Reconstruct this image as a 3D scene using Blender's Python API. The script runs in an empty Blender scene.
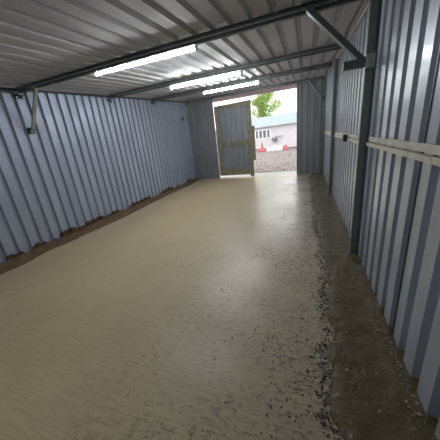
import bpy, bmesh, math, random
from mathutils import Vector, Matrix, noise
random.seed(7)
C = bpy.context.scene.collection

# ------------------------------------------------------------------ camera
F = Vector((-0.33851871, 0.8849863, -0.31969411)).normalized()
Rr = Vector((0.94088901, 0.32252126, -0.10347903)).normalized()
U = Rr.cross(F).normalized()
CAMZ = 1.6
cd = bpy.data.cameras.new('camera'); cam = bpy.data.objects.new('camera', cd); C.objects.link(cam)
m = Matrix((Rr, U, -F)).transposed().to_4x4(); m.translation = (0, 0, CAMZ)
cam.matrix_world = m
cd.sensor_width = 36; cd.lens = 36 * 234.24 / 440; cd.clip_start = .02; cd.clip_end = 400
bpy.context.scene.camera = cam

# ------------------------------------------------------------------ dimensions
XL, XR, D = -4.778, .658, 9.98
NEAR = -1.7
def roof(x, y): return 2.645 + .0058 * x + .0696 * y
P_Y = (3.25, 5.47, 7.44, 9.98)

# ------------------------------------------------------------------ materials
def mat(name):
    m = bpy.data.materials.new(name); m.use_nodes = True
    nt = m.node_tree; b = nt.nodes['Principled BSDF']
    return m, nt, b
def N(nt, t, **k):
    n = nt.nodes.new(t)
    for a, v in k.items(): setattr(n, a, v)
    return n
def tex(nt, scale=(1, 1, 1), coord='Object'):
    tc = N(nt, 'ShaderNodeTexCoord'); mp = N(nt, 'ShaderNodeMapping')
    mp.inputs['Scale'].default_value = scale
    nt.links.new(tc.outputs[coord], mp.inputs[0]); return mp.outputs[0]
def nz(nt, vec, scale, detail=4, rough=.6):
    n = N(nt, 'ShaderNodeTexNoise'); n.inputs['Scale'].default_value = scale
    n.inputs['Detail'].default_value = detail; n.inputs['Roughness'].default_value = rough
    nt.links.new(vec, n.inputs['Vector']); return n.outputs['Fac']
def ramp(nt, fac, stops):
    r = N(nt, 'ShaderNodeValToRGB'); e = r.color_ramp.elements
    while len(e) < len(stops): e.new(.5)
    for el, (p, c) in zip(e, stops):
        el.position = p; el.color = (c[0], c[1], c[2], 1) if hasattr(c, '__len__') else (c, c, c, 1)
    nt.links.new(fac, r.inputs[0]); return r.outputs[0]
def mix(nt, fac, a, b):
    n = N(nt, 'ShaderNodeMix', data_type='RGBA')
    for i, v in ((0, fac), (6, a), (7, b)):
        if hasattr(v, 'node'): nt.links.new(v, n.inputs[i])
        elif i == 0: n.inputs[0].default_value = v
        else: n.inputs[i].default_value = (v[0], v[1], v[2], 1)
    return n.outputs[2]
def mth(nt, op, a, b=None, clamp=False):
    n = N(nt, 'ShaderNodeMath', operation=op); n.use_clamp = clamp
    for i, v in enumerate((a, b)):
        if v is None: continue
        if hasattr(v, 'node'): nt.links.new(v, n.inputs[i])
        else: n.inputs[i].default_value = v
    return n.outputs[0]
def bump(nt, b, h, strength=.3, dist=.02):
    n = N(nt, 'ShaderNodeBump'); n.inputs['Strength'].default_value = strength; n.inputs['Distance'].default_value = dist
    nt.links.new(h, n.inputs['Height']); nt.links.new(n.outputs[0], b.inputs['Normal'])
def setv(b, **k):
    for a, v in k.items(): b.inputs[a.replace('_', ' ')].default_value = v
def sep(nt, vec):
    s = N(nt, 'ShaderNodeSeparateXYZ'); nt.links.new(vec, s.inputs[0]); return s.outputs

def simple(name, col, rough=.5, metal=0., var=.18, scale=6, bmp=.1):
    m, nt, b = mat(name); v = tex(nt); n = nz(nt, v, scale)
    lo = tuple(c * (1 - var) for c in col); hi = tuple(min(1, c * (1 + var)) for c in col)
    nt.links.new(ramp(nt, n, [(.3, lo), (.7, hi)]), b.inputs['Base Color'])
    setv(b, Roughness=rough, Metallic=metal); bump(nt, b, nz(nt, v, scale * 8), bmp, .004); return m

def sheet(name, col, rough, metal, rust=False, dirt=0., streak=(1, 1, .15)):
    m, nt, b = mat(name); v = tex(nt); st = tex(nt, streak)
    n = nz(nt, st, 5); lo = tuple(c * .82 for c in col); hi = tuple(c * 1.12 for c in col)
    base = ramp(nt, n, [(.3, lo), (.72, hi)])
    r = ramp(nt, nz(nt, v, 3), [(.3, rough - .08), (.7, rough + .12)])
    if rust:
        s = sep(nt, tex(nt))
        low = mth(nt, 'SUBTRACT', 1, mth(nt, 'MULTIPLY', s[2], 3.8), True)           # 1 at floor, 0 at 0.26 m
        patch = ramp(nt, nz(nt, tex(nt, (1, 1, .6)), 1.9, 2), [(.42, 0), (.55, 1)])
        fine = nz(nt, tex(nt), 16, 3)
        f = mth(nt, 'ADD', mth(nt, 'MULTIPLY', low, .75), mth(nt, 'MULTIPLY', patch, mth(nt, 'MULTIPLY', low, .75)))
        f = mth(nt, 'ADD', f, mth(nt, 'MULTIPLY', mth(nt, 'SUBTRACT', fine, .5), .6))
        f = ramp(nt, f, [(.70, 0), (.78, 1)])
        rc = ramp(nt, nz(nt, v, 26), [(.3, (.03, .017, .010)), (.7, (.15, .075, .035))])
        base = mix(nt, f, base, rc)
        r = mix(nt, f, r, (.9, .9, .9))
        mm = N(nt, 'ShaderNodeMath', operation='MULTIPLY'); mm.inputs[1].default_value = -metal
        nt.links.new(f, mm.inputs[0]); nt.links.new(mth(nt, 'ADD', mm.outputs[0], metal), b.inputs['Metallic'])
    else: setv(b, Metallic=metal)
    nt.links.new(base, b.inputs['Base Color']); nt.links.new(r, b.inputs['Roughness'])
    return m

M = {}
M['wall_l'] = sheet('blue_grey_sheet', (.36, .405, .50), .44, .35, True)
M['wall_r'] = sheet('grey_sheet', (.385, .43, .495), .36, .3)
_b = M['wall_r'].node_tree.nodes['Principled BSDF']; _b.inputs['Coat Weight'].default_value = .75; _b.inputs['Coat Roughness'].default_value = .14
M['roof'] = sheet('roof_sheet', (.525, .53, .55), .62, .0, False, streak=(1, .12, 1))
M['end'] = sheet('end_sheet', (.20, .215, .23), .5, .2)
M['door'] = sheet('door_sheet', (.20, .225, .25), .55, .1)
M['steel'] = simple('green_grey_steel', (.15, .18, .17), .42, .5)
M['brace'] = simple('brace_steel', (.12, .16, .15), .42, .5)
M['galv'] = simple('galvanised', (.42, .45, .46), .38, .8)
M['black'] = simple('black_plastic', (.012, .012, .014), .45)
M['cream'] = simple('cream_wood', (.20, .18, .12), .7, 0, .3, 9, .3)
M['trim'] = simple('pale_trim', (.42, .38, .38), .5, .3)
M['darktrim'] = simple('dark_trim', (.05, .055, .06), .6, .2)
M['white'] = simple('white_plastic', (.8, .82, .82), .4, 0, .04)
M['red'] = simple('red_plastic', (.48, .10, .10), .45)
M['bwall'] = simple('building_render', (.60, .58, .60), .85, 0, .05, 2)
M['broof'] = simple('blue_green_roof', (.26, .325, .33), .5, .1, .08, 2)
M['bframe'] = simple('window_frame_white', (.85, .85, .85), .5, 0, .03)
M['pane'] = simple('window_pane', (.13, .14, .16), .15, 0, .2, 2)
M['grey'] = simple('grey_box', (.2, .18, .18), .6)
M['buff'] = simple('buff_board', (.62, .52, .47), .7)
M['bark'] = simple('bark', (.12, .085, .05), .9, 0, .3, 12, .5)

def m_railing():
    m, nt, b = mat('cream_rusty_rail'); v = tex(nt)
    base = ramp(nt, nz(nt, v, 7), [(.3, (.50, .46, .37)), (.7, (.72, .68, .60))])
    f = ramp(nt, nz(nt, v, 13, 5, .7), [(.60, 0), (.68, 1)])
    nt.links.new(mix(nt, f, base, (.07, .045, .03)), b.inputs['Base Color']); setv(b, Roughness=.55)
    bump(nt, b, nz(nt, v, 30), .3, .01); return m
M['rail'] = m_railing()

def m_floor():
    m, nt, b = mat('brushed_concrete'); v = tex(nt); s = sep(nt, tex(nt))
    big = nz(nt, v, .9, 3); fine = nz(nt, tex(nt, (.7, 9, 1)), 6, 4, .7)
    base = ramp(nt, big, [(.3, (.40, .315, .185)), (.7, (.47, .38, .23))])
    base = mix(nt, .22, base, ramp(nt, fine, [(.35, (.23, .195, .13)), (.65, (.48, .42, .31))]))
    # pale scrapes
    sc = ramp(nt, nz(nt, tex(nt, (.5, 3.5, 1)), 3.1, 5, .75), [(.66, 0), (.73, 1)])
    base = mix(nt, mth(nt, 'MULTIPLY', sc, .35), base, (.42, .40, .33))
    # damp, muddy side along the right edge
    right = mth(nt, 'MULTIPLY', mth(nt, 'ADD', s[0], 1.75), .52, True)
    spk = mth(nt, 'ADD', nz(nt, tex(nt, (1, 1.6, 1)), 17, 4, .75), mth(nt, 'MULTIPLY', mth(nt, 'SUBTRACT', nz(nt, v, 1.3, 3), .5), .5))
    sp = mth(nt, 'MULTIPLY', ramp(nt, spk, [(.53, 0), (.61, 1)]), right)
    base = mix(nt, mth(nt, 'MULTIPLY', sp, .88), base, (.075, .058, .035))
    dx = mth(nt, 'MULTIPLY', mth(nt, 'ADD', s[0], 1.5), .6, True)
    dn = ramp(nt, nz(nt, tex(nt, (1, 1.3, 1)), 1.5, 5, .65), [(.35, .25), (.62, 1)])
    base = mix(nt, mth(nt, 'MULTIPLY', mth(nt, 'MULTIPLY', dx, dn), .62), base, (.21, .18, .145))
    # pale slab edge
    ed = mth(nt, 'MULTIPLY', ramp(nt, s[0], [(.02, 0), (.10, 1)]), ramp(nt, nz(nt, v, 4, 3), [(.38, 0), (.6, 1)]))
    base = mix(nt, mth(nt, 'MULTIPLY', ed, .35), base, (.42, .40, .34))
    nt.links.new(base, b.inputs['Base Color'])
    wet = mth(nt, 'MULTIPLY', mth(nt, 'MULTIPLY', mth(nt, 'ADD', s[0], 3.2), .33, True), ramp(nt, nz(nt, v, 1.1, 3), [(.3, .65), (.6, 1)]))
    wet = mth(nt, 'MULTIPLY', wet, ramp(nt, mth(nt, 'MULTIPLY', s[1], .1), [(.1, .25), (.4, 1)]))
    rr = mth(nt, 'SUBTRACT', .62, mth(nt, 'MULTIPLY', wet, .36))
    b.inputs['Coat Roughness'].default_value = .27; nt.links.new(mth(nt, 'MULTIPLY', wet, 1.0), b.inputs['Coat Weight'])
    nt.links.new(rr, b.inputs['Roughness'])
    h = mth(nt, 'ADD', mth(nt, 'MULTIPLY', fine, .6), mth(nt, 'MULTIPLY', mth(nt, 'MULTIPLY', spk, right), 1.4))
    bump(nt, b, h, .6, .014)
    return m
M['floor'] = m_floor()
def m_strip():
    m, nt, b = mat('wet_mud'); v = tex(nt)
    base = ramp(nt, nz(nt, v, 5, 5), [(.3, (.062, .044, .013)), (.7, (.108, .082, .030))])
    f = ramp(nt, nz(nt, v, 34, 3, .7), [(.66, 0), (.72, 1)])
    base = mix(nt, f, base, (.28, .25, .2))
    nt.links.new(base, b.inputs['Base Color'])
    b.inputs['Coat Weight'].default_value = .3; b.inputs['Coat Roughness'].default_value = .2
    nt.links.new(ramp(nt, nz(nt, v, 2.2, 3), [(.35, .25), (.65, .5)]), b.inputs['Roughness'])
    bump(nt, b, nz(nt, v, 14, 5, .7), .6, .02); return m
M['mud'] = m_strip()
M['dirt'] = simple('brown_dirt', (.12, .076, .038), .95, 0, .4, 12, .6)
M['crumb'] = simple('dark_mud_crumb', (.05, .036, .02), .7, 0, .3, 20)
M['stone'] = simple('pale_gravel', (.26, .235, .19), .45, 0, .5, 9)
def m_yard():
    m, nt, b = mat('gravel'); v = tex(nt)
    base = ramp(nt, nz(nt, v, .6, 3), [(.3, (.21, .17, .16)), (.7, (.29, .245, .23))])
    sp = ramp(nt, nz(nt, v, 7, 5, .8), [(.35, .45), (.5, 1), (.68, 1.5)])
    mm = N(nt, 'ShaderNodeMix', data_type='RGBA', blend_type='MULTIPLY'); mm.inputs[0].default_value = 1
    nt.links.new(base, mm.inputs[6]); nt.links.new(sp, mm.inputs[7])
    nt.links.new(mm.outputs[2], b.inputs['Base Color']); setv(b, Roughness=.8)
    bump(nt, b, nz(nt, v, 22, 4, .8), .8, .03); return m
M['yard'] = m_yard()
M['apron'] = simple('pale_concrete', (.36, .34, .31), .45, 0, .15, 5, .3)
def m_leaf():
    m, nt, b = mat('leaves'); v = tex(nt)
    nt.links.new(ramp(nt, nz(nt, v, 2.2, 3), [(.3, (.13, .24, .035)), (.55, (.24, .38, .07)), (.75, (.36, .48, .14))]), b.inputs['Base Color'])
    setv(b, Roughness=.6); b.inputs['Subsurface Weight'].default_value = .0
    tr = N(nt, 'ShaderNodeBsdfTranslucent'); tr.inputs[0].default_value = (.4, .55, .12, 1)
    ms = N(nt, 'ShaderNodeMixShader'); ms.inputs[0].default_value = .4
    nt.links.new(b.outputs[0], ms.inputs[1]); nt.links.new(tr.outputs[0], ms.inputs[2])
    nt.links.new(ms.outputs[0], nt.nodes['Material Output'].inputs[0]); return m
M['leaf'] = m_leaf()
def m_fascia():
    m, nt, b = mat('daylit_fascia'); b.inputs['Base Color'].default_value = (.6, .52, .52, 1); setv(b, Roughness=.5)  # translucent pinkish mix stands in for daylight falling on the header strip
    tr = N(nt, 'ShaderNodeBsdfTranslucent'); tr.inputs[0].default_value = (.55, .44, .45, 1)
    ms = N(nt, 'ShaderNodeMixShader'); ms.inputs[0].default_value = .5
    nt.links.new(b.outputs[0], ms.inputs[1]); nt.links.new(tr.outputs[0], ms.inputs[2])
    nt.links.new(ms.outputs[0], nt.nodes['Material Output'].inputs[0]); return m
M['fascia'] = m_fascia()
TUBE = 152.0
def m_tube(nm, TUBE):
    m, nt, b = mat(nm); setv(b, Roughness=.4)
    b.inputs['Base Color'].default_value = (.9, .95, .95, 1)
    b.inputs['Emission Color'].default_value = (.95, .98, 1, 1); b.inputs['Emission Strength'].default_value = TUBE; return m
M['tube'] = m_tube('lit_tube', TUBE); M['filltube'] = m_tube('fill_tube', 66)  # second, weaker tube material is for the added fill light only

# ------------------------------------------------------------------ mesh helpers
def bm_new(): return bmesh.new()
def box(bm, a, b, mi=0):
    x0, y0, z0 = a; x1, y1, z1 = b
    v = [bm.verts.new(p) for p in ((x0, y0, z0), (x1, y0, z0), (x1, y1, z0), (x0, y1, z0), (x0, y0, z1), (x1, y0, z1), (x1, y1, z1), (x0, y1, z1))]
    for f in ((0, 3, 2, 1), (4, 5, 6, 7), (0, 1, 5, 4), (1, 2, 6, 5), (2, 3, 7, 6), (3, 0, 4, 7)): bm.faces.new([v[i] for i in f])
def bar(bm, p, q, w, h, up=(0, 0, 1)):
    """a box-section bar from p to q"""
    p, q = Vector(p), Vector(q); d = (q - p).normalized(); s = d.cross(Vector(up))
    if s.length < 1e-3: s = d.cross(Vector((0, 1, 0)))
    s.normalize(); t = s.cross(d).normalized(); vs = []
    for c in (p, q):
        for a, b_ in ((-1, -1), (1, -1), (1, 1), (-1, 1)): vs.append(bm.verts.new(c + s * a * w / 2 + t * b_ * h / 2))
    for f in ((0, 1, 2, 3), (7, 6, 5, 4), (0, 4, 5, 1), (1, 5, 6, 2), (2, 6, 7, 3), (3, 7, 4, 0)): bm.faces.new([vs[i] for i in f])
def tube(bm, p, q, r, n=12, r2=None):
    p, q = Vector(p), Vector(q); d = (q - p).normalized(); s = d.cross(Vector((0, 0, 1)))
    if s.length < 1e-3: s = Vector((1, 0, 0))
    s.normalize(); t = d.cross(s); r2 = r if r2 is None else r2
    A = [bm.verts.new(p + (s * math.cos(k * 2 * math.pi / n) + t * math.sin(k * 2 * math.pi / n)) * r) for k in range(n)]
    B = [bm.verts.new(q + (s * math.cos(k * 2 * math.pi / n) + t * math.sin(k * 2 * math.pi / n)) * r2) for k in range(n)]
    for k in range(n): bm.faces.new((A[k], A[(k + 1) % n], B[(k + 1) % n], B[k]))
    bm.faces.new(A[::-1]); bm.faces.new(B)
def obj(name, bm, m, parent=None, bevel=0, smooth=False):
    bmesh.ops.recalc_face_normals(bm, faces=bm.faces)
    me = bpy.data.meshes.new(name)
    if parent is not None:
        o_ = Vector(parent['_o']) if '_o' in parent else Vector((0, 0, 0))
        for v in bm.verts: v.co -= o_
    bm.to_mesh(me); bm.free(); me.materials.append(m)
    if smooth:
        for p in me.polygons: p.use_smooth = True
    o = bpy.data.objects.new(name, me); C.objects.link(o)
    if parent is not None:
        o.parent = parent; o['_o'] = (0, 0, 0) if False else tuple(parent['_o']) if '_o' in parent else (0, 0, 0)
    if bevel:
        b = o.modifiers.new('bevel', 'BEVEL'); b.width = bevel; b.segments = 2; b.limit_method = 'ANGLE'
    return o
def tag(o, label, cat, group=None):
    o['label'] = label; o['category'] = cat
    if group: o['group'] = group
    return o
def thing(name, label, cat, loc, group=None):
    o = bpy.data.objects.new(name, None); C.objects.link(o); o.location = loc; o['_o'] = tuple(loc)
    o.empty_display_size = .1
    return tag(o, label, cat, group)
def struct(o): o['kind'] = 'structure'; return o
def stuff(o, label, cat): o['kind'] = 'stuff'; return tag(o, label, cat)

def profile(u0, u1, pitch, flat, slope, depth, phase):
    """trapezoid sheet: raised flats at d=0, recess at d=depth; recess centred on phase+k*pitch"""
    rec = pitch - flat - 2 * slope; pts = []
    k = math.floor((u0 - phase) / pitch) - 1
    while True:
        c = phase + k * pitch
        if c - pitch > u1: break
        for du, d in ((-rec / 2 - slope, 0), (-rec / 2, 1), (rec / 2, 1), (rec / 2 + slope, 0)): pts.append((c + du, d * depth))
        k += 1
    def val(u):
        for (a, da), (b, db) in zip(pts, pts[1:]):
            if a <= u <= b: return da + (db - da) * ((u - a) / max(b - a, 1e-9))
    return [(u0, val(u0))] + [p for p in pts if u0 < p[0] < u1] + [(u1, val(u1))]
def corr(bm, u0, u1, v0, v1, place, prof, nv=1, th=.003):
    """sheet: place(u, v, d) -> point; v0/v1 may be functions of u. Built as a closed shell with thickness"""
    pr = prof(u0, u1); f0 = v0 if callable(v0) else (lambda u: v0); f1 = v1 if callable(v1) else (lambda u: v1)
    G = []
    for lay in (0, th):
        G.append([[bm.verts.new(place(u, f0(u) + (f1(u) - f0(u)) * j / nv, d + lay)) for j in range(nv + 1)] for u, d in pr])
    n = len(pr)
    for i in range(n - 1):
        for j in range(nv):
            bm.faces.new((G[0][i][j], G[0][i + 1][j], G[0][i + 1][j + 1], G[0][i][j + 1]))
            bm.faces.new((G[1][i][j], G[1][i][j + 1], G[1][i + 1][j + 1], G[1][i + 1][j]))
        bm.faces.new((G[0][i][0], G[1][i][0], G[1][i + 1][0], G[0][i + 1][0]))
        bm.faces.new((G[0][i][nv], G[0][i + 1][nv], G[1][i + 1][nv], G[1][i][nv]))
    for j in range(nv):
        bm.faces.new((G[0][0][j], G[0][0][j + 1], G[1][0][j + 1], G[1][0][j]))
        bm.faces.new((G[0][n - 1][j], G[1][n - 1][j], G[1][n - 1][j + 1], G[0][n - 1][j + 1]))

# ------------------------------------------------------------------ shell
# left wall (ribs stand proud; recess runs away from the room, towards -x)
bm = bm_new()
pl = lambda a, b: profile(a, b, .2075, .132, .013, .042, 3.165)
corr(bm, NEAR, D + .02, .0, lambda y: roof(XL, y) - .03, lambda u, v, d: (XL - d, u, v), pl)
struct(obj('wall_left', bm, M['wall_l']))
# right wall, two runs of sheet with a hairline gap beside the near post
pr_ = lambda a, b: profile(a, b, .225, .130, .011, .046, 1.80)
bm = bm_new()
corr(bm, NEAR, 3.045, .0, lambda y: roof(XR, y) - .0, lambda u, v, d: (XR + d, u, v), pr_)
corr(bm, 3.062, D + .02, .0, lambda y: roof(XR, y) - .0, lambda u, v, d: (XR + d, u, v), pr_)
struct(obj('wall_right', bm, M['wall_r']))
bm = bm_new(); box(bm, (XR - .005, 1.742, .02), (XR + .0, 1.757, roof(XR, 1.75) - .09)); struct(obj('trim_seam', bm, M['black']))
# roof
bm = bm_new()
pf = lambda a, b: profile(a, b, .236, .145, .022, .048, -.335)
corr(bm, XL - .12, XR + .15, NEAR, 11.0, lambda u, v, d: (u, v, roof(u, v) + d), pf, nv=12)
struct(obj('ceiling', bm, M['roof']))
# end wall either side of the opening
pe = lambda a, b: profile(a, b, .235, .165, .02, .030, .10)
OX0, OX1 = -3.60, -.26
bm = bm_new(); corr(bm, XL - .05, OX0, 0, lambda x: roof(x, D) - .005, lambda u, v, d: (u, D + d, v), pe); struct(obj('wall_end', bm, M['end']))
bm = bm_new(); corr(bm, OX1, XR + .05, 0, lambda x: roof(x, D) - .005, lambda u, v, d: (u, D + d, v), pe); struct(obj('wall_end', bm, M['end']))
bm = bm_new(); corr(bm, XL - .04, XR + .04, 0, lambda x: roof(x, NEAR) - .005, lambda u, v, d: (u, NEAR - d, v), pe); struct(obj('wall_near_unseen', bm, M['end']))  # unseen near end, added to shut out sky light from behind the camera
# floor
bm = bm_new(); box(bm, (XL - .1, NEAR, -.15), (.30, D + .12, 0)); struct(obj('floor', bm, M['floor']))
# right-hand mud strip with ragged edge
def grid(bm, xs, ys, zf):
    V = [[bm.verts.new((x(y) if callable(x) else x, y, 0)) for y in ys] for x in xs]
    for col in V:
        for v in col: v.co.z = zf(v.co.x, v.co.y)
    for i in range(len(xs) - 1):
        for j in range(len(ys) - 1): bm.faces.new((V[i][j], V[i + 1][j], V[i + 1][j + 1], V[i][j + 1]))
def edge(y): return .215 + .035 * noise.noise(Vector((y * 1.3, 3, 0))) * 2 + .05 * noise.noise(Vector((y * 5, 7, 0))) + .02 * noise.noise(Vector((y * 17, 1, 0))) - .05 * math.exp(-((y - 1.3) / .5) ** 2)
K = 14
ys = [NEAR + i * .035 for i in range(int((D - NEAR) / .035) + 1)]
xs = [(lambda y, t=t: edge(y) + (XR + .05 - edge(y)) * t) for t in [i / K for i in range(K + 1)]]
def zs(x, y):
    t = (x - edge(y)) / .45
    return -.003 + .009 * min(1, max(0, t * 5)) + .012 * min(1, max(0, t * 1.2)) + .012 * min(1, max(0, (x - XR + .14) / .1)) + min(1, max(0, t * 8)) * .008 * noise.noise(Vector((x * 9, y * 9, 0)))
bm = bm_new(); grid(bm, xs, ys, zs); struct(obj('mud_strip', bm, M['mud']))
# dirt along the foot of the left wall
def eL(y): return -4.36 + .035 * math.sin(y * 1.7) + .06 * noise.noise(Vector((y * 2.1, 0, 5))) + .02 * noise.noise(Vector((y * 9, 0, 5))) - .10 * min(1, max(0, (y - 5) / 4))
xs = [(lambda y, t=t: (XL - .04) + (eL(y) - XL + .04) * t) for t in [i / 7 for i in range(8)]]
def zl(x, y):
    t = (x - XL) / (eL(y) - XL); return .045 * (1 - max(0, t)) ** .7 * (1 + .8 * noise.noise(Vector((x * 8, y * 5, 2)))) - .004 + .01 * (1 - abs(2 * t - 1)) if 0 <= t < 1 else (-.006 if t >= 1 else .04)
bm = bm_new(); grid(bm, xs, [NEAR + i * .05 for i in range(int((D - NEAR) / .05) + 1)], zl)
struct(obj('dirt_strip', bm, M['dirt']))
# trims: eave flashing left, pale gutter edge right, end flashing
bm = bm_new(); bar(bm, (XL + .01, NEAR, roof(XL, NEAR) - .035), (XL + .01, D, roof(XL, D) - .035), .03, .035); struct(obj('trim_left', bm, M['darktrim']))
bm = bm_new(); bar(bm, (XR - .03, NEAR, roof(XR, NEAR) - .02), (XR - .03, D, roof(XR, D) - .02), .035, .02)
bar(bm, (XR - .012, NEAR, roof(XR, NEAR) - .055), (XR - .012, D, roof(XR, D) - .055), .018, .05); struct(obj('trim_right', bm, M['trim']))
bm = bm_new(); bar(bm, (XL - .1, 11.02, roof(-4.8, 11) - .06), (XR + .13, 11.02, roof(.7, 11) - .06), .02, .18); struct(obj('trim_end', bm, M['fascia']))

# ------------------------------------------------------------------ door leaf (shut left-hand leaf)
L0, L1, LY = -3.565, -2.03, D + .045
dr = bpy.data.objects.new('door_1', None); C.objects.link(dr); dr.location = (L0, LY, 0); dr['_o'] = (L0, LY, 0); dr['kind'] = 'structure'
pdoor = lambda a, b: profile(a, b, .235, .165, .02, .022, -2.9)
ztop = lambda x: 2.955 + (x - L0) * .03
bm = bm_new(); corr(bm, L0 + .02, L1 - .02, .12, lambda x: ztop(x) - .02, lambda u, v, d: (u, LY + .02 + d, v), pdoor); obj('panel', bm, M['door'], dr)
def plank(name, a, b):
    bm = bm_new(); box(bm, a, b); return obj(name, bm, M['cream'], dr, .004)
plank('stile', (L0, LY - .03, .10), (L0 + .17, LY + .012, ztop(L0) - .03))
plank('stile', (L1 - .17, LY - .03, .02), (L1, LY + .012, ztop(L1) - .03))
plank('rail', (L0 + .171, LY - .028, 2.80), (L1 - .171, LY + .012, 2.94))
plank('rail', (L0 + .171, LY - .028, 1.42), (L1 - .171, LY + .012, 1.50))
plank('rail', (L0 + .171, LY - .034, 1.31), (L1 - .171, LY + .012, 1.40))
plank('rail', (L0 + .171, LY - .028, .10), (L1 - .171, LY + .012, .34))
p = plank('cover_strip', (L1 + .002, LY - .02, .68), (L1 + .10, LY + .03, 2.02)); p['label'] = 'darker brown cover strip on the free edge'
for z in (.45, 1.38, 2.7):
    bm = bm_new(); tube(bm, (L0 - .015, LY + .03, z - .07), (L0 - .015, LY + .03, z + .07), .012, 8); box(bm, (L0 - .012, LY + .014, z - .05), (L0 + .1, LY + .019, z + .05)); obj('hinge', bm, M['steel'], dr)
# door jambs
bm = bm_new(); box(bm, (OX1 - .05, D - .03, 0), (OX1, D + .07, roof(OX1, D) - .05)); struct(obj('trim_jamb', bm, M['steel'], None, .004))
bm = bm_new(); box(bm, (OX0 - .06, D + .035, 0), (OX0 - .005, D + .08, roof(OX0, D) - .05)); struct(obj('trim_jamb', bm, M['steel'], None, .004))

# ------------------------------------------------------------------ steel frame
names = ['nearest dark steel purlin crossing the roof, above the biggest tube light', 'second dark steel purlin from the near end, above the middle tube light',
         'third dark steel purlin from the near end, above the smallest tube light', 'far dark steel purlin over the doorway opening']
for y, lb in zip(P_Y, names):
    t = thing('roof_purlin', lb, 'beam', (XL + .02, y, roof(XL, y) - .06), 'steel purlins under the roof')
    a = lambda x, dy, dz: (x, y + dy, roof(x, y) + dz)
    bm = bm_new()
    x0, x1 = XL + .015, XR - .045
    bar(bm, a(x0, .02, -.052), a(x1, .02, -.052), .005, .092)       # web
    bar(bm, a(x0, -.002, -.009), a(x1, -.002, -.009), .046, .005)      # top flange
    bar(bm, a(x0, -.002, -.096), a(x1, -.002, -.096), .046, .005)      # bottom flange
    bar(bm, a(x0, -.023, -.090), a(x1, -.023, -.090), .004, .014)     # lip
    obj('channel', bm, M['steel'], t)
    bm = bm_new(); tube(bm, a(x0 + .3, -.035, -.060), a(x1 - .1, -.035, -.060), .008, 8); o = obj('cable_conduit', bm, M['galv'], t); o['label'] = 'pale conduit'

# posts on the right
pnames = [(3.125, 'tall dark steel post on the right wall, nearest the camera'), (6.40, 'middle dark steel post on the right wall'), (9.88, 'far dark steel post in the right corner by the doorway')]
for y, lb in pnames:
    t = thing('steel_post', lb, 'post', (.597, y, 0), 'steel posts along the right wall')
    bm = bm_new(); box(bm, (.568, y + .0, .006), (.652, y + .05, roof(.6, y - .06) - .1)); obj('column', bm, M['steel'], t, .008)
    bm = bm_new(); box(bm, (.53, y - .03, .0), (.655, y + .09, .03)); obj('base_plate', bm, M['steel'], t, .003)
# posts on the left are short brackets: braces
def brace(label, top, bot, w, side, group=None, big=False):
    top, bot = Vector(top), Vector(bot)
    t = thing('corner_brace', label, 'brace', bot, 'diagonal corner braces')
    d = (top - bot).normalized()
    bm = bm_new(); bar(bm, bot + d * .02, top, w * .55, w, (0, 1, 0)); obj('strut', bm, M['brace' if big else 'galv'], t, .006)
    if not big:
        bm = bm_new(); bar(bm, top + d * .0 - Vector((0, 0, 0)), top + d * .045, w * .8, w * 1.5, (0, 1, 0)); obj('top_plate', bm, M['galv'], t, .003)
    bm = bm_new(); x = bot.x
    box(bm, (x - side * .0, bot.y - .055, bot.z - .05), (x + side * .07, bot.y + .055, bot.z + .05)) if not big else box(bm, (x - .0, bot.y - .075, bot.z - .062), (x + .075, bot.y + .06, bot.z + .062))
    obj('wall_plate', bm, M['galv'] if big else M['darktrim'], t, .006)
    for dy in (-.03, .03):
        bm = bm_new(); tube(bm, (x - side * .012, bot.y + dy, bot.z - .02), (x + side * .002, bot.y + dy, bot.z - .02), .013, 6)
        obj('bolt', bm, M['galv'], t)
    if big:
        bm = bm_new(); bar(bm, (x, bot.y, bot.z), (x - .2, bot.y, bot.z + .004), .075, .075); o = obj('stub_arm', bm, M['brace'], t, .006)
    return t
r1 = roof(0, 3.25)
brace('large grey-green diagonal brace from the nearest purlin to the near right post', (.005, 3.19, r1 - .075), (.56, 3.125, 2.19), .095, 1, big=True)
brace('thin diagonal brace in the far right corner beside the doorway', (.10, 9.9, roof(.1, 9.9) - .11), (.535, 9.88, 2.62), .04, 1)
brace('grey diagonal brace from the nearest purlin to the left wall', (-4.30, 3.25, roof(-4.3, 3.25) - .10), (XL + .075, 3.25, 2.13), .06, -1)
brace('small diagonal brace high in the far left corner', (-4.30, 9.45, roof(-4.3, 9.4) - .09), (XL + .075, 9.4, 2.58), .045, -1)
for y, lb in zip(P_Y[:3], ['black bracket on the left wall beside the nearest brace', 'black bracket under the left end of the second purlin', 'black bracket under the left end of the third purlin']):
    z = roof(XL, y) - .145
    t = thing('purlin_bracket', lb, 'bracket', (XL, y, z), 'black purlin brackets on the left wall')
    bm = bm_new(); box(bm, (XL, y - .075, z - .035), (XL + .012, y + .075, z + .035)); box(bm, (XL, y - .05, z + .0), (XL + .06, y + .05, z + .03)); obj('plate', bm, M['black'], t, .003)
    for dy in (-.05, .062):
        bm = bm_new(); tube(bm, (XL + .011, y + dy, z - .015), (XL + .028, y + dy, z - .015), .014, 6)
        obj('bolt', bm, M['galv'], t)

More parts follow.
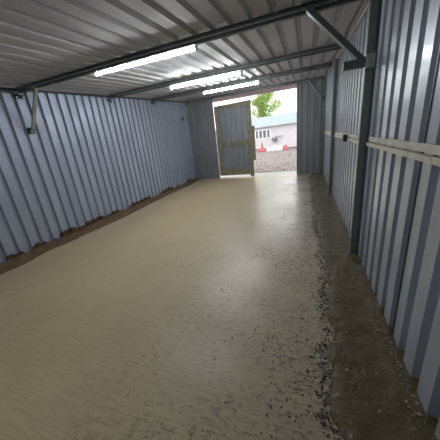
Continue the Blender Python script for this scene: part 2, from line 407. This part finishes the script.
# rail on the right wall
zr = lambda y: 1.392 + .0098 * y
t = thing('wall_rail', 'long cream painted rusty rail running along the right wall', 'rail', (XR - .02, NEAR, zr(NEAR)))
bm = bm_new()
nseg = 240
def ribbon(bm, yA, yB, xf, z0, z1, th):
    V = []
    n = int((yB - yA) / .03)
    for i in range(n + 1):
        y = yA + (yB - yA) * i / n; a, b = z0(y), z1(y)
        V.append([bm.verts.new(p) for p in ((xf(y), y, a), (xf(y), y, b), (xf(y) + th, y, b), (xf(y) + th, y, a))])
    for A, B in zip(V, V[1:]):
        for k in range(4): bm.faces.new((A[k], A[(k + 1) % 4], B[(k + 1) % 4], B[k]))
    bm.faces.new(V[0]); bm.faces.new(V[-1][::-1])
jag = lambda y: .008 * noise.noise(Vector((y * 9, 0, 1))) + .006 * noise.noise(Vector((y * 30, 0, 1)))
for yA, yB in ((NEAR, 3.06), (3.19, 6.34), (6.46, 9.8)):
    bm = bm_new(); ribbon(bm, yA, yB, lambda y: XR - .012, lambda y: zr(y) + .004 + jag(y), lambda y: zr(y) + .052, .010); obj('upper_strip', bm, M['rail'], t)
    bm = bm_new(); ribbon(bm, yA, yB, lambda y: XR - .030, lambda y: zr(y) - .042, lambda y: zr(y) - .006 + jag(y + 3) * .8, .028); o = obj('lower_angle', bm, M['cream'] if False else M['rail'], t)
t2 = thing('junction_box', 'small black box fixed on the cream rail of the right wall', 'box', (XR - .05, 4.42, zr(4.4) - .04))
bm = bm_new(); box(bm, (XR - .085, 4.36, zr(4.4) - .06), (XR - .033, 4.48, zr(4.4) + .05)); obj('casing', bm, M['black'], t2, .008)
bm = bm_new(); box(bm, (XR - .089, 4.38, zr(4.4) - .04), (XR - .086, 4.46, zr(4.4) + .03)); obj('lid', bm, M['black'], t2, .001)

# ------------------------------------------------------------------ tube lights
def light_fitting(label, loc, tm='tube'):
    t = thing('tube_light', label, 'light', loc, 'tube lights hung under the purlins')
    x, y, z = loc; L = 1.74
    bm = bm_new(); box(bm, (x, y - .024, z + .016), (x + L, y + .024, z + .034)); obj('housing', bm, M['white'], t, .006)
    bm = bm_new(); tube(bm, (x + .03, y, z), (x + L - .03, y, z), .0155, 14); obj('lamp_tube', bm, M[tm], t, smooth=True)
    for a, b in ((x, x + .03), (x + L - .03, x + L)):
        bm = bm_new(); tube(bm, (a, y, z), (b, y, z), .024, 14); obj('end_cap', bm, M['galv'], t)
    for a in (x + .02, x + L - .02):
        bm = bm_new(); box(bm, (a - .012, y - .034, z + .03), (a + .012, y - .031, z + .085)); box(bm, (a - .012, y - .05, z + .083), (a + .012, y - .031, z + .086)); obj('clip', bm, M['galv'], t)
    bm = bm_new(); c = x + L + .02
    tube(bm, (x + L, y, z + .02), (c + .02, y - .01, z + .06), .006, 6); tube(bm, (c + .02, y - .01, z + .06), (c, y - .05, z + .1), .006, 6); obj('cable', bm, M['black'], t)
    return t
light_fitting('lit tube light under the nearest purlin, the largest in view', (-3.07, 3.335, 2.755))
light_fitting('lit tube light under the second purlin, middle one of the three', (-3.02, 5.555, 2.877))
light_fitting('lit tube light under the third purlin, smallest and farthest one', (-2.98, 7.525, 3.018))

light_fitting('added fill light near the closed end wall, unseen behind the viewer', (-3.1, -1.0, 2.46), 'filltube')  # added out of view as fill, to brighten the near floor
# ------------------------------------------------------------------ loose dirt
_b = bm_new(); bmesh.ops.create_icosphere(_b, subdivisions=1, radius=1); _b.verts.index_update()
ICO = ([tuple(v.co) for v in _b.verts], [[v.index for v in f.verts] for f in _b.faces]); _b.free()
def crumbs(name, n, place, size, m, label, cat):
    VV, FF = [], []
    for _ in range(n):
        x, y, z = place(); s = random.uniform(*size) * (1.6 if random.random() < .08 else 1)
        sc = (random.uniform(.7, 1.5), random.uniform(.7, 1.5), random.uniform(.35, .8)); a = random.random() * 6.28
        base = len(VV); ca, sa = math.cos(a), math.sin(a)
        for c in ICO[0]:
            k = s * random.uniform(.75, 1.2); cx, cy, cz = c[0] * sc[0] * k, c[1] * sc[1] * k, c[2] * sc[2] * k
            VV.append((cx * ca - cy * sa + x, cx * sa + cy * ca + y, cz + z + s * sc[2] * .5))
        FF.extend([[base + i for i in f] for f in ICO[1]])
    me = bpy.data.meshes.new(name); me.from_pydata(VV, [], FF); me.materials.append(m)
    o = bpy.data.objects.new(name, me); C.objects.link(o); return stuff(o, label, cat)
def pA():
    while True:
        x = random.uniform(-1.9, .2); y = .35 + 8.5 * random.random() ** 1.6
        cl = noise.noise(Vector((x * 2.6, y * 2.2, 4))) + .5 * noise.noise(Vector((x * 8, y * 8, 4)))
        w = max(0, min(1, (x + 1.3) / 1.4)) ** 1.5
        if cl * .9 + w * .75 > .42 + random.uniform(0, .35): return x, y, 0
crumbs('mud_crumbs', 1500, pA, (.0022, .0065), M['crumb'], 'dark mud crumbs scattered over the right side of the concrete floor', 'dirt')
def pL():
    x, y = random.uniform(-4.2, -.8), random.uniform(.3, 6); return x, y, 0
crumbs('mud_crumbs', 60, pL, (.003, .006), M['crumb'], 'sparse dark specks on the clean left side of the floor', 'dirt')
def pE():
    y = random.uniform(.3, 9.6); x = edge(y) + random.gauss(-.01, .03) + .03 * noise.noise(Vector((y * 4, 9, 9))); return x, y, 0
crumbs('edge_rubble', 3600, pE, (.002, .0075), M['crumb'], 'brown rubble along the ragged edge of the concrete slab', 'rubble')
def pW():
    y = .3 + 9.4 * random.random(); x = XR - .02 - abs(random.gauss(0, .03)); return x, y, .03
crumbs('wall_gravel', 900, pW, (.003, .008), M['stone'], 'pale gravel along the foot of the right wall', 'gravel')
def pS():
    y = 1 + 8.5 * random.random() ** .8; x = random.uniform(edge(y), XR - .03); return x, y, .016
crumbs('strip_gravel', 800, pS, (.003, .009), M['stone'], 'small pale stones strewn over the wet mud strip', 'gravel')

# ------------------------------------------------------------------ outside
bm = bm_new(); box(bm, (-60, -25, -.4), (60, 90, -.16)); struct(obj('ground_base', bm, M['yard']))
bm = bm_new(); box(bm, (-60, 11.0, -.2), (60, 85, -.012)); struct(obj('gravel_yard', bm, M['yard']))
bm = bm_new(); box(bm, (-5.2, D + .121, -.15), (1.1, 11.0, -.006)); struct(obj('concrete_apron', bm, M['apron']))
def pG(): return random.uniform(-6, 1.5), 11 + 14 * random.random() ** 1.5, -.012
crumbs('yard_stones', 2600, pG, (.012, .035), simple('yard_stone', (.22, .185, .175), .8, 0, .6, 3), 'loose brown stones on the gravel yard outside the doorway', 'gravel')

P0 = Vector((-5.31, 29.09, 0)); d = Vector((.9268, -.3757, 0)); n = Vector((-.3757, -.9268, 0))   # n points to the shed
def bp(s, o, z): return P0 + d * s + n * o + Vector((0, 0, z))
bt = thing('low_building', 'long low pinkish white building with pale blue-green roof across the yard', 'building', tuple(P0))
def bbox(bm, s0, s1, o0, o1, z0, z1):
    v = [bm.verts.new(bp(*p)) for p in ((s0, o0, z0), (s1, o0, z0), (s1, o1, z0), (s0, o1, z0), (s0, o0, z1), (s1, o0, z1), (s1, o1, z1), (s0, o1, z1))]
    for f in ((0, 3, 2, 1), (4, 5, 6, 7), (0, 1, 5, 4), (1, 2, 6, 5), (2, 3, 7, 6), (3, 0, 4, 7)): bm.faces.new([v[i] for i in f])
S0, S1 = -7, 12
bm = bm_new(); bbox(bm, S0, S1, -6, 0, -.1, 2.6)
for s in (S0, S1):
    a = [bm.verts.new(bp(*p)) for p in ((s, 0, 2.6), (s, -6, 2.6), (s, -3, 3.70))]; bm.faces.new(a)
obj('wall', bm, M['bwall'], bt)
bm = bm_new()
for o0, o1 in ((.25, -3), (-6.25, -3)):
    v = [bm.verts.new(bp(*p)) for p in ((S0 - .2, o0, 2.52), (S1 + .2, o0, 2.52), (S1 + .2, o1, 3.75), (S0 - .2, o1, 3.75), (S0 - .2, o0, 2.60), (S1 + .2, o0, 2.60), (S1 + .2, o1, 3.83), (S0 - .2, o1, 3.83))]
    for f in ((0, 3, 2, 1), (4, 5, 6, 7), (0, 1, 5, 4), (1, 2, 6, 5), (2, 3, 7, 6), (3, 0, 4, 7)): bm.faces.new([v[i] for i in f])
obj('roof', bm, M['broof'], bt)
bm = bm_new(); bbox(bm, S0 - .2, S1 + .2, .25, .33, 2.5, 2.6)
obj('gutter', bm, M['galv'], bt)
for w0 in (-5.5, -.30, 6.6):
    W = 2.1; bm = bm_new()
    bbox(bm, w0, w0 + W, .0, .05, 1.28, 1.36); bbox(bm, w0, w0 + W, .0, .05, 2.16, 2.24)
    for k in range(5): c = w0 + k * W / 4; bbox(bm, c - (.0 if k == 0 else .07 if k < 4 else .14), c + (.14 if k == 0 else .07 if k < 4 else 0), .0, .05, 1.36, 2.16)
    f = obj('window', bm, M['bframe'], bt)
    bm = bm_new(); bbox(bm, w0 + .05, w0 + W - .05, .002, .02, 1.33, 2.2); o = obj('pane', bm, M['pane'], f)
bm = bm_new(); bbox(bm, 2.05, 2.55, .0, .3, .88, 1.28); bbox(bm, 2.1, 2.5, .3, .31, .93, 1.23); obj('air_unit', bm, M['grey'], bt, .0)
bm = bm_new(); bbox(bm, 2.4, 3.2, .0, .2, 1.43, 1.47); obj('canopy', bm, M['buff'], bt)
bm = bm_new(); bbox(bm, S0, S1, .0, .03, -.05, .16); obj('plinth', bm, M['grey'], bt)

def barrier(label, x0, x1, y, h, col, cat='barrier'):
    t = thing('road_barrier', label, cat, ((x0 + x1) / 2, y, 0), 'plastic barriers in the yard')
    bm = bm_new(); w = .22
    v = []
    for x in (x0, x1):
        for yy, z in ((y - w, 0), (y + w, 0), (y + w, .12), (y + .07, h), (y - .07, h), (y - w, .12)): v.append(bm.verts.new((x, yy, z)))
    for k in range(6): bm.faces.new((v[k], v[(k + 1) % 6], v[6 + (k + 1) % 6], v[6 + k]))
    bm.faces.new(v[:6][::-1]); bm.faces.new(v[6:]); obj('body', bm, col, t, .02)
    bm = bm_new(); x = (x0 + x1) / 2; tube(bm, (x, y, h - .02), (x, y, h + .05), .05, 8)
    obj('filler_cap', bm, M['grey'], t)
barrier('low red plastic barrier left of the white ones in the yard', -4.75, -3.98, 26.3, .34, M['red'])
barrier('white plastic barrier in the yard, beside the tall red one', -3.82, -3.05, 26.1, .42, M['white'])
barrier('white plastic barrier in the yard, the right-hand one', -3.0, -2.2, 26.0, .48, M['white'])
barrier('small red plastic barrier at the right end of the row', -2.12, -1.7, 26.0, .46, M['red'])
t = thing('traffic_cone', 'tall red cone standing behind the low red barrier', 'cone', (-4.42, 26.8, 0))
bm = bm_new(); tube(bm, (-4.42, 26.8, .04), (-4.42, 26.8, .95), .17, 14, .04); obj('cone', bm, M['red'], t, smooth=False)
bm = bm_new(); box(bm, (-4.67, 26.55, -.012), (-4.17, 27.05, .04)); obj('base', bm, M['red'], t)

# tree beyond the building
tx, ty = -6.5, 42
t = thing('leafy_tree', 'bright green leafy tree behind the low building', 'tree', (tx, ty, 0))
bm = bm_new(); tube(bm, (tx, ty, 0), (tx + .1, ty, 3.4), .24, 10, .17)
for k in range(11):
    a = k * 2.4; z = 2.6 + k * .3; e = Vector((tx + math.cos(a) * (2.3 - k * .1), ty + math.sin(a) * (2.0 - k * .1), z + 1.3 + k * .08))
    tube(bm, (tx + .08, ty, min(z, 3.3 + k * .2)), e, .09, 6, .02)
tube(bm, (tx + .1, ty, 3.4), (tx - .1, ty, 7.4), .17, 8, .03)
obj('trunk', bm, M['bark'], t)
bm = bm_new(); blobs = []
for k in range(64):
    a = random.random() * 6.28; zz = random.uniform(2.9, 8.0); rr = random.uniform(.25, 1) * (3.2 - .24 * abs(zz - 5.0) ** 1.6)
    blobs.append((Vector((tx + math.cos(a) * rr, ty + math.sin(a) * rr, zz)), random.uniform(.5, .95)))
for c, r in blobs:
    for _ in range(int(330 * r)):
        dv = Vector((random.gauss(0, 1), random.gauss(0, 1), random.gauss(0, 1))).normalized() * r * random.random() ** .45
        p = c + dv * 1.1; s = random.uniform(.05, .11)
        u = Vector((random.gauss(0, 1), random.gauss(0, 1), random.gauss(0, .6))).normalized(); w = u.cross(Vector((random.gauss(0, 1), random.gauss(0, 1), random.gauss(0, 1)))).normalized()
        bm.faces.new([bm.verts.new(p + q) for q in (-u * s, w * s * .55, u * s, -w * s * .55)])
obj('foliage', bm, M['leaf'], t)

for o in bpy.data.objects:
    if '_o' in o: del o['_o']

# ------------------------------------------------------------------ light
w = bpy.data.worlds.new('world'); bpy.context.scene.world = w; w.use_nodes = True
bg = w.node_tree.nodes['Background']; bg.inputs[0].default_value = (.97, .985, 1, 1); bg.inputs[1].default_value = 2.5
sc = bpy.context.scene
sc.view_settings.view_transform = 'Standard'; sc.view_settings.look = 'None'; sc.view_settings.exposure = 0; sc.view_settings.gamma = 1
sc.view_settings.use_curve_mapping = False
sc.cycles.use_denoising = True; sc.cycles.max_bounces = 8; sc.cycles.diffuse_bounces = 5; sc.cycles.sample_clamp_indirect = 6
